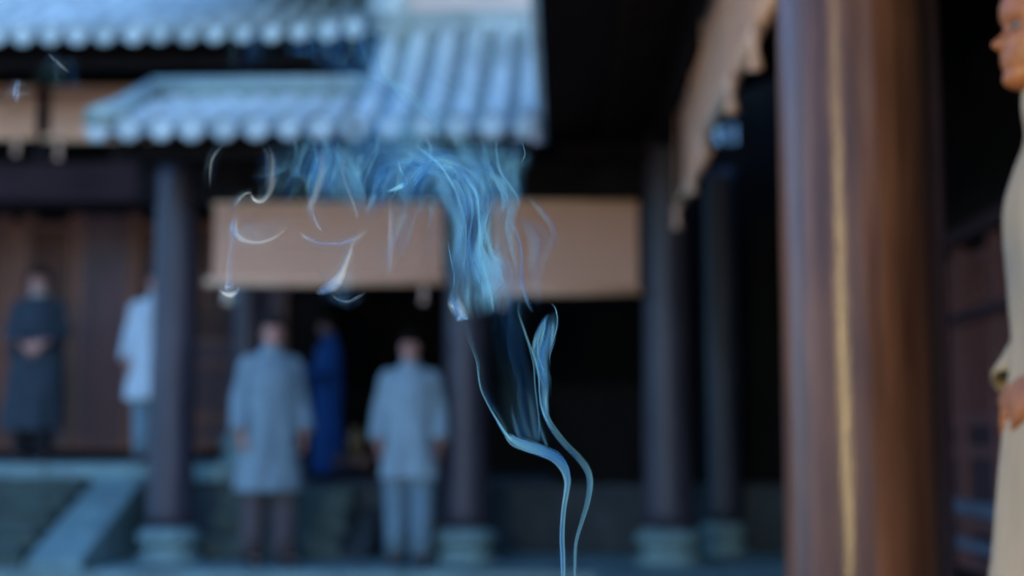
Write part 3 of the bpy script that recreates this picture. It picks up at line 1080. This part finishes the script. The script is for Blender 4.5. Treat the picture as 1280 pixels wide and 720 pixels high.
def bell(u, sharp=1.0):
    return max(0.0, 1 - abs(2 * u - 1) ** (2 * sharp)) ** 1.5


def sheet(left, right, dens, nu=14, nv=90, streak=0.8, su=8, sv=2.0, prof=None, depth=1.5, bulge=.02, wob=3.0, seed=0, ends=(.15, .15), turn=.03, white=.0):
    """air-borne sheet of smoke spanning two drifting edges. dens: opacity, number or list along the flow"""
    Lp = smoothpts([tuple(map(float, p)) for p in left], nv)
    Rp = smoothpts([tuple(map(float, p)) for p in right], nv)
    if not hasattr(dens, '__len__'): dens = [dens, dens]
    D = smoothpts([(float(q),) for q in dens], nv)
    o = len(SM['v'])
    for i in range(nv):
        v = i / (nv - 1)
        e = min(1, v / ends[0] if ends[0] else 1) * min(1, (1 - v) / ends[1] if ends[1] else 1)
        e = e * e * (3 - 2 * e)
        for j in range(nu):
            u = j / (nu - 1)
            x = Lp[i][0] * (1 - u) + Rp[i][0] * u
            y = Lp[i][1] * (1 - u) + Rp[i][1] * u
            q = Vector((x * .018, y * .018, seed * 3.1))
            n1 = noise.noise(q); n2 = noise.noise(q + Vector((7, 3, 1)))
            x += wob * n1; y += wob * n2
            Y = depth + bulge * math.sin(math.pi * u) * math.cos(v * 4 + seed) + turn * (u - .5) + .015 * math.sin(v * 5 + seed) + .03 * noise.noise(q * .6 + Vector((1, 9, 4)))
            P = at(x, y, Y)
            SM['v'].append(tuple(P))
            pr = prof(u) if prof else bell(u)
            SM['d'].append((max(0, D[i][0]) * pr * e, streak, white))
            SM['uv'].append((u * su + seed * 5.3, v * sv + seed))
    for i in range(nv - 1):
        for j in range(nu - 1):
            a = o + i * nu + j
            SM['f'].append((a, a + 1, a + nu + 1, a + nu))


def thread(pts, w, dens, n=80, depth=1.5, seed=0, ends=(.2, .2), edge=0.0, streak=0.0, wob=1.5, white=.0):
    """narrow ribbon along a path; w a width in picture units or a list; edge > 0 makes both rims denser, as in a hollow stem"""
    P = smoothpts([tuple(map(float, p)) for p in pts], n)
    if not hasattr(w, '__len__'): w = [w, w]
    W = smoothpts([(float(q),) for q in w], n)
    Lp, Rp = [], []
    for i in range(n):
        a, b = P[max(i - 1, 0)], P[min(i + 1, n - 1)]
        t = Vector((b[0] - a[0], b[1] - a[1]))
        t = t.normalized() if t.length else Vector((0, 1))
        nx, ny = -t.y, t.x
        h = W[i][0] / 2
        Lp.append((P[i][0] + nx * h, P[i][1] + ny * h)); Rp.append((P[i][0] - nx * h, P[i][1] - ny * h))
    pf = (lambda u: bell(u)) if not edge else (lambda u: bell(u, 3) * (1 - edge + edge * abs(2 * u - 1) ** 2 * 1.3))
    sheet(Lp, Rp, dens, nu=9, nv=n, streak=streak, su=2, sv=3, prof=pf, depth=depth, bulge=.004, wob=wob, seed=seed, ends=ends, turn=.004, white=white)


def lines_in(left, right, count, w, dens, seed=0, wobble=10, depth=1.5, span=(0, 1)):
    """threads strung out between the same two edges as a sheet"""
    rnd = random.Random(seed)
    n = 60
    Lp = smoothpts([tuple(map(float, p)) for p in left], n); Rp = smoothpts([tuple(map(float, p)) for p in right], n)
    for c in range(count):
        u0 = rnd.uniform(.05, .95)
        a = rnd.uniform(span[0], span[0] + (span[1] - span[0]) * .6); b = min(span[1], a + rnd.uniform(.25, .7))
        pts = []
        for i in range(n):
            v = i / (n - 1)
            if v < a or v > b: continue
            u = min(1, max(0, u0 + .13 * noise.noise(Vector((v * 3, c * 1.7, seed)))))
            x = Lp[i][0] * (1 - u) + Rp[i][0] * u + wobble * noise.noise(Vector((v * 4.0, c * .35, seed + 5)))
            y = Lp[i][1] * (1 - u) + Rp[i][1] * u
            pts.append((x, y))
        if len(pts) < 8: continue
        pts = pts[::4] + [pts[-1]]
        ww = w * rnd.uniform(.5, 1.8)
        thread(pts, [ww * .5, ww, ww * .7], dens * rnd.uniform(.4, 1.3), n=40, depth=depth + rnd.uniform(-.02, .02), seed=seed + c, ends=(.35, .35))


def rim(side, k=1.0):
    """density profile of a sheet whose one rim folds towards the viewer"""
    if side == 'l':
        return lambda u: (math.exp(-((u - .06) / .05) ** 2) * k + .35 * math.exp(-u * 3.0) * (1 - u))* min(1, u / .04)
    return lambda u: (math.exp(-((u - .94) / .05) ** 2) * k + .35 * math.exp(-(1 - u) * 3.0) * u) * min(1, (1 - u) / .04)


# --- main stem A
A = [(704, 733), (703, 700), (702, 668), (704, 640), (708, 615), (709, 600), (704, 583), (693, 571), (678, 564), (660, 558), (645, 552), (634, 542)]
thread(A, [5, 6.5, 7, 7, 8, 10, 12, 14, 15, 15, 12, 7], [.6, .6, .55, .52, .55, .6, .72, .8, .85, .85, .8, .6], n=150, ends=(.02, .06), edge=.25)
thread([(p[0] - 2.0, p[1]) for p in A[:6]] + [(700, 586), (689, 575), (674, 568), (656, 563), (640, 556), (630, 543)], [2.4, 3, 3, 3, 3.4, 3.6, 3.6, 3.6, 4, 4, 4, 3.5], .42, white=.15, n=130, ends=(.03, .05), wob=.5)
thread([(p[0] + 2.2, p[1]) for p in A[:6]] + [(709, 582), (698, 566), (684, 559), (664, 551), (650, 545), (640, 535)], [2, 2.6, 2.6, 2.4, 2.6, 3.2, 3.4, 3.6, 3.6, 3, 3], .22, n=130, ends=(.03, .25), wob=.5)
# thin left outline climbing from the elbow
thread([(640, 553), (630, 540), (620, 523), (609, 504), (601, 488), (598, 470), (596, 452), (589, 432), (579, 408), (568, 388)], [6, 6, 4, 3, 3, 2.5, 2.5, 2, 2], [.85, .8, .7, .55, .5, .4, .2, .2, .2], n=110, ends=(.05, .3))
sheet([(632, 541), (612, 508), (598, 478), (596, 452), (582, 412), (566, 384)], [(650, 548), (640, 515), (632, 480), (625, 450), (612, 415), (600, 380)], [.42, .30, .20, .14, .14, .1], prof=rim('l', .4), streak=.5, su=4, sv=1, seed=1, ends=(.05, .25), wob=4)
# inner spikes above the elbow
for pts, w_, d_ in (
    ([(652, 553), (645, 535), (640, 515), (640, 498)], 5, .30),
    ([(664, 552), (655, 530), (650, 505), (648, 488), (651, 470)], 7, .22),
    ([(674, 553), (674, 530), (671, 505), (668, 480), (666, 455), (658, 425), (650, 400), (648, 385)], 2.4, .55),
    ([(670, 556), (668, 530), (662, 500), (655, 478)], 8, .20),
    ([(684, 560), (676, 540), (672, 520)], 4, .3)):
    thread(pts, [w_ * 1.3, w_ * 1.2, w_ * .5], [d_ * .55, d_ * .5, d_ * .2], ends=(.12, .5), seed=w_)
sheet([(636, 545), (626, 510), (618, 470), (612, 430), (606, 390), (600, 350)], [(690, 560), (682, 520), (676, 480), (668, 440), (664, 400), (668, 350)], [.22, .12, .08, .08, .10, .14], streak=.7, su=5, sv=1.2, seed=2, ends=(.1, .05), wob=6)

# --- second stem B
B = [(717, 735), (718, 702), (720, 678), (727, 652), (735, 625), (738, 604), (734, 588), (722, 572), (707, 557), (694, 541), (684, 525), (680, 510), (680, 495), (683, 480)]
thread(B, [3, 3.6, 4.2, 6, 8, 9, 9, 9, 9, 9, 8, 8, 8, 8], [.42, .42, .38, .30, .30, .36, .34, .30, .30, .34, .42, .48, .5, .4], n=150, ends=(.02, .2), edge=.2, seed=4)
thread([(p[0] + 2.0, p[1]) for p in B[:6]] + [(737, 586), (725, 569), (710, 554), (697, 538), (687, 522), (683, 505), (684, 490), (687, 478)], [1.4, 1.6, 1.8, 2.2, 3, 4, 4, 3, 3, 2.5, 2.5, 2.5, 3], [.2, .2, .15, .12, .15, .2, .2, .15, .15, .2, .3, .4, .4, .3], n=130, ends=(.03, .25), wob=.5, seed=4)
thread([(695, 543), (683, 525), (676, 508), (674, 490), (673, 472), (669, 452), (661, 430), (654, 408), (648, 388), (652, 370)], [4, 4, 3, 3, 4, 4, 4, 4], [.4, .6, .6, .6, .55, .5, .4, .3, .2], n=120, ends=(.15, .3), seed=5)
thread([(684, 522), (682, 505), (681, 488), (679, 470), (672, 448), (666, 432)], [9, 10, 12, 12, 10], [.4, .45, .4, .3, .2], ends=(.2, .35), seed=6)
# blue flame-shaped curl to the right
sheet([(683, 500), (672, 470), (666, 445), (668, 425), (673, 405), (680, 392)], [(690, 498), (692, 478), (688, 455), (692, 430), (696, 405), (694, 382)], [.3, .3, .5, .6, .55, .3], streak=.55, su=3, sv=1.6, seed=7, ends=(.25, .25), wob=3)
thread([(684, 445), (691, 425), (696, 404), (694, 386), (687, 378)], [3, 3, 2.5, 2], .5, ends=(.3, .3), seed=8)
thread([(668, 448), (669, 428), (676, 408), (686, 392)], [6, 8, 6], .5, ends=(.3, .3), seed=9)
lines_in([(684, 500), (668, 450), (670, 405), (680, 385)], [(690, 490), (690, 450), (695, 410), (692, 380)], 8, 3, .4, seed=31, wobble=4)

# --- the broad column behind the corner of the blinds
cl, cr_ = [(566, 402), (560, 372), (562, 330), (560, 285), (548, 240), (520, 205), (490, 185)], [(664, 392), (655, 350), (652, 310), (648, 270), (655, 235), (652, 200), (650, 172)]
sheet(cl, cr_, [.2, .55, .62, .55, .6, .55, .5], nu=30, nv=140, streak=.75, su=5, sv=2.2, seed=10, ends=(.16, .12), wob=10, bulge=.05, prof=lambda u: bell(u, 1.6))
sheet([(590, 400), (572, 350), (576, 300), (575, 260), (560, 225)], [(640, 395), (630, 340), (628, 300), (620, 260), (610, 220)], [.25, .55, .5, .45, .3], nu=20, nv=100, streak=.9, su=6, sv=2.0, seed=11, ends=(.2, .25), wob=9, depth=1.52)
lines_in(cl, cr_, 15, 18, .20, seed=12, wobble=16, depth=1.64)
lines_in(cl, cr_, 7, 3.6, .38, seed=13, wobble=12)
sheet([(572, 404), (560, 385), (558, 368)], [(588, 400), (584, 385), (572, 362)], [.5, .9, .6], white=.5, streak=.2, seed=14, ends=(.25, .4), wob=2, nv=40)
thread([(571, 402), (577, 397), (587, 399)], [5, 8, 4], .6, n=30, ends=(.3, .3), seed=15)
thread([(599, 345), (601, 320), (600, 290), (598, 262), (594, 240), (582, 222), (568, 205)], [4, 6, 6, 7, 9, 12], [.2, .5, .6, .6, .45, .3], ends=(.3, .3), seed=16)
thread([(616, 392), (614, 370), (608, 345), (603, 325), (606, 300)], [5, 6, 7, 5], [.5, .6, .5, .3], ends=(.2, .3), seed=17)
thread([(560, 300), (563, 320), (568, 345), (566, 370)], [2, 3, 3], .5, ends=(.3, .3), seed=18)
thread([(634, 272), (646, 290), (653, 320), (652, 350), (660, 378), (668, 392)], [5, 6, 7, 7, 5], [.3, .38, .4, .4, .3], ends=(.2, .3), seed=19)
sheet([(640, 268), (655, 300), (655, 345), (662, 385)], [(668, 268), (694, 300), (688, 330), (680, 388)], [.20, .24, .16, .1], streak=.6, su=3, sv=1, seed=20, ends=(.2, .25), wob=6, nu=18)
thread([(655, 240), (675, 262), (690, 285), (692, 305), (682, 322)], [10, 12, 9, 6], [.16, .2, .2, .1], ends=(.3, .4), seed=21)
thread([(651, 205), (656, 192), (652, 176)], [1.6, 2, 1.6], .45, n=30, ends=(.3, .3), seed=22)

# --- dense crown under the eave, curling left
sheet([(560, 300), (540, 245), (505, 225), (470, 235)], [(620, 260), (600, 200), (545, 178), (490, 180)], [.4, .55, .5, .25], nu=26, nv=110, streak=.85, su=6, sv=2.4, seed=23, ends=(.25, .3), wob=14, bulge=.05)
sheet([(498, 245), (505, 220), (520, 200), (545, 190), (575, 190)], [(530, 262), (535, 238), (548, 222), (570, 218), (596, 226)], [.25, .5, .6, .55, .3], nu=16, streak=.6, su=4, sv=2, seed=24, ends=(.3, .3), wob=7)
lines_in([(470, 250), (480, 215), (520, 190), (560, 182)], [(560, 300), (560, 250), (580, 225), (630, 230)], 9, 17, .20, seed=25, wobble=12, depth=1.64)
thread([(478, 241), (490, 238), (500, 234), (509, 229)], [3, 6, 9, 7], [.3, .7, .9, .8], n=50, ends=(.35, .12), seed=26)
thread([(509, 229), (506, 221), (500, 210), (497, 196)], [5, 4, 3], .45, n=40, ends=(.15, .4), seed=27)

# --- hanging veils to the left, and the wide loose haze over the tiles
for k, (x0, x1, y0, y1, d_) in enumerate(((372, 402, 272, 165, .42), (392, 426, 262, 172, .34), (425, 462, 262, 150, .30), (455, 500, 285, 165, .42), (490, 540, 270, 170, .34), (470, 520, 330, 240, .16), (330, 380, 262, 170, .16), (520, 560, 330, 250, .18))):
    l_ = [(x0, y0), (x0 + 6, (y0 * 2 + y1) / 3), (x0 + 14, (y0 + 2 * y1) / 3), (x0 + 8, y1)]
    r_ = [(x1 - 4, y0 - 8), (x1 - 2, (y0 * 2 + y1) / 3), (x1 + 12, (y0 + 2 * y1) / 3), (x1 + 10, y1)]
    sheet(l_, r_, [d_ * .5, d_, d_, d_ * .6], nu=18, nv=80, streak=.6, su=2.6, sv=1.1, seed=40 + k, ends=(.4, .35), wob=14, depth=1.58 + .02 * k)
    lines_in(l_, r_, 2, 8, .26 if k < 5 else .12, seed=60 + k, wobble=8, depth=1.58)

for k, (x0, x1, d_) in enumerate(((320, 420, .28), (380, 520, .36), (450, 600, .34), (560, 668, .44))):
    sheet([(x0 + 8, 285), (x0, 240), (x0 + 4, 200), (x0 + 8, 150)], [(x1 - 20, 280), (x1, 240), (x1 + 4, 200), (x1, 150)], [d_ * .4, d_, d_, d_ * .5], nu=26, nv=70, streak=.85, su=3, sv=1.1, seed=140 + k, ends=(.5, .35), wob=26, depth=1.66 + .04 * k)
big_l, big_r = [(375, 285), (380, 230), (400, 170), (395, 110), (370, 50), (360, 10)], [(670, 285), (665, 230), (650, 170), (600, 110), (540, 50), (500, 0)]
sheet(big_l, big_r, [.10, .26, .28, .20, .20, .16], nu=40, nv=120, streak=.75, su=5, sv=1.8, seed=80, ends=(.25, .15), wob=24, bulge=.08)
sheet([(480, 150), (450, 110), (425, 70), (410, 20)], [(560, 150), (520, 110), (500, 70), (490, 10)], [.25, .38, .38, .2], nu=24, streak=.5, su=3, sv=1.2, seed=81, ends=(.3, .3), wob=16)
sheet([(350, 80), (350, 55), (360, 30)], [(430, 85), (440, 55), (445, 25)], [.14, .22, .14], nu=24, streak=.65, su=3, sv=.8, seed=82, ends=(.3, .3), wob=10)
sheet([(270, 90), (275, 50), (280, 25)], [(360, 90), (350, 50), (350, 25)], [.05, .09, .05], nu=20, streak=.6, su=3, sv=.8, seed=83, ends=(.3, .3), wob=10)
sheet([(20, 110), (40, 80), (60, 60)], [(120, 130), (110, 95), (110, 60)], [.04, .06, .04], nu=20, streak=.5, su=4, sv=.8, seed=84, ends=(.3, .3), wob=10)

def curl(pts, w, dens, **kw):
    """a curl: its dense core inside a faint wider halo"""
    w = w if hasattr(w, '__len__') else [w, w]
    d = dens if hasattr(dens, '__len__') else [dens, dens]
    thread(pts, w, [min(1, q * 1.0) for q in d], **kw)
    kw = dict(kw); kw['ends'] = (.35, .4); kw['seed'] = kw.get('seed', 0) + .37; kw['white'] = .2; kw['wob'] = 5; kw['streak'] = .6
    kw['depth'] = 1.62
    thread(pts, [q * 3.2 + 5 for q in w], [q * .24 for q in d], **kw)


# --- separate curls
curl([(262, 236), (263, 215), (266, 198), (276, 184), (286, 176)], [4.3, 5.8, 5.8, 4.3], [0.16, 0.17, 0.14, 0.08], ends=(.3, .4), seed=90, depth=1.58, white=.8)
curl([(335, 178), (341, 195), (342, 212), (340, 230), (334, 244), (326, 251), (318, 249), (312, 240)], [5.8, 7.2, 8.7, 10.2, 8.7, 7.2, 5.8, 4.3], [0.12, 0.20, 0.23, 0.23, 0.31, 0.47, 0.62, 0.31], ends=(.2, .15), seed=91, depth=1.58, white=.8)
curl([(328, 180), (335, 200), (336, 222), (331, 240)], [5.8, 11.6, 11.6], 0.11, ends=(.3, .3), seed=92, depth=1.58, white=.8)
curl([(316, 241), (307, 242), (298, 249), (291, 260), (288, 270)], [3.6, 4.3, 7.2, 7.2, 4.3], [0.31, 0.31, 0.23, 0.17], ends=(.2, .4), seed=93, depth=1.58, white=.8)
curl([(301, 262), (294, 276), (293, 288), (299, 297), (312, 302), (328, 302), (345, 296), (358, 284), (366, 270)], [5.8, 10.2, 13.0, 11.6, 7.2, 5.8, 7.2, 11.6, 13.0], [0.23, 0.43, 0.66, 0.55, 0.39, 0.31, 0.20, 0.11, 0.05], ends=(.2, .3), seed=94, depth=1.58, white=.8)
curl([(293, 285), (289, 305), (287, 330), (286, 350), (288, 364)], [4.3, 7.2, 10.2, 13.0, 14.5], [0.20, 0.20, 0.22, 0.27, 0.39], ends=(.2, .15), seed=95, depth=1.58, white=.8)
curl([(274, 362), (280, 367), (289, 369), (297, 363), (298, 356)], [4.3, 7.2, 10.2, 7.2, 4.3], [0.31, 0.55, 0.62, 0.47, 0.23], n=50, ends=(.25, .3), seed=96, depth=1.58, white=.8)
curl([(284, 366), (284, 357), (288, 352)], [7.2, 8.7, 5.8], 0.39, n=30, ends=(.3, .3), seed=97, depth=1.58, white=.8)
curl([(374, 288), (382, 296), (395, 302), (412, 304), (428, 304), (442, 299), (455, 291), (466, 282)], [4.3, 5.8, 5.8, 5.8, 7.2, 8.7, 10.2, 11.6], [0.35, 0.43, 0.39, 0.39, 0.43, 0.35, 0.20, 0.09], ends=(.15, .3), seed=98, depth=1.58, white=.8)
curl([(447, 296), (440, 306), (436, 318), (430, 332), (425, 345), (416, 356), (404, 363), (394, 366)], [5.8, 7.2, 8.7, 10.2, 14.5, 17.4, 13.0, 7.2], [0.31, 0.39, 0.47, 0.51, 0.62, 0.70, 0.62, 0.39], ends=(.25, .15), seed=99, depth=1.58, white=.8)
curl([(424, 344), (420, 354), (410, 364)], [17.4, 20.3, 11.6], 0.23, n=30, ends=(.3, .3), seed=100, depth=1.58, white=.8)
curl([(388, 252), (392, 268), (398, 282), (407, 294)], [5.8, 5.8, 4.3, 2.9], [0.23, 0.35, 0.39, 0.23], ends=(.3, .3), seed=101, depth=1.58, white=.8)
curl([(400, 180), (404, 205), (398, 235), (388, 258), (390, 275)], [8.7, 13.0, 14.5, 11.6, 7.2], [0.16, 0.23, 0.27, 0.27], ends=(.3, .3), seed=102, depth=1.58, white=.8)
curl([(488, 240), (489, 270), (488, 300), (486, 330), (484, 350)], [5.8, 10.2, 11.6, 10.2, 7.2], [0.12, 0.22, 0.25, 0.23, 0.09], ends=(.3, .25), seed=103, depth=1.58, white=.8)
curl([(414, 366), (422, 374), (435, 377), (447, 371), (458, 364)], [2.9, 4.3, 5.1, 4.3], [0.23, 0.31, 0.31, 0.16], ends=(.25, .3), seed=104, depth=1.58, white=.8)
curl([(25, 98), (22, 108), (21, 120), (24, 131)], [7.2, 10.2, 11.6, 7.2], [0.23, 0.43, 0.39, 0.16], n=40, ends=(.3, .3), seed=105, depth=1.58, white=.8)
curl([(60, 66), (72, 78), (88, 92)], [4.3, 5.8, 4.3], 0.20, n=40, ends=(.4, .4), seed=106, depth=1.58, white=.8)
curl([(432, 190), (428, 215), (436, 240), (445, 262), (447, 278)], [4.3, 5.8, 5.8, 4.3], [0.23, 0.27, 0.23, 0.16], ends=(.3, .3), seed=107, depth=1.58, white=.8)
sheet([(295, 270), (305, 296), (330, 300), (355, 288)], [(320, 262), (325, 275), (345, 272), (375, 255)], [.1, .14, .12, .05], streak=.4, su=2, sv=1, seed=108, ends=(.3, .3), nu=16)

me = bpy.data.meshes.new("smoke")
me.from_pydata(SM['v'], [], SM['f'])
me.materials.append(smoke_mat())
a_ = me.attributes.new("dens", 'FLOAT_VECTOR', 'POINT')
a_.data.foreach_set("vector", [c for d_ in SM['d'] for c in d_])
ul = me.uv_layers.new(name="flow")
vi = [0] * len(me.loops)
me.loops.foreach_get("vertex_index", vi)
ul.data.foreach_set("uv", [c for i_ in vi for c in SM['uv'][i_]])
me.polygons.foreach_set("use_smooth", [True] * len(me.polygons))
me.update()
sm = bpy.data.objects.new("smoke", me)
COL.objects.link(sm)
tag(sm, "pale blue incense smoke rising in two threads and curling under the tiled eave", "smoke", kind="stuff")
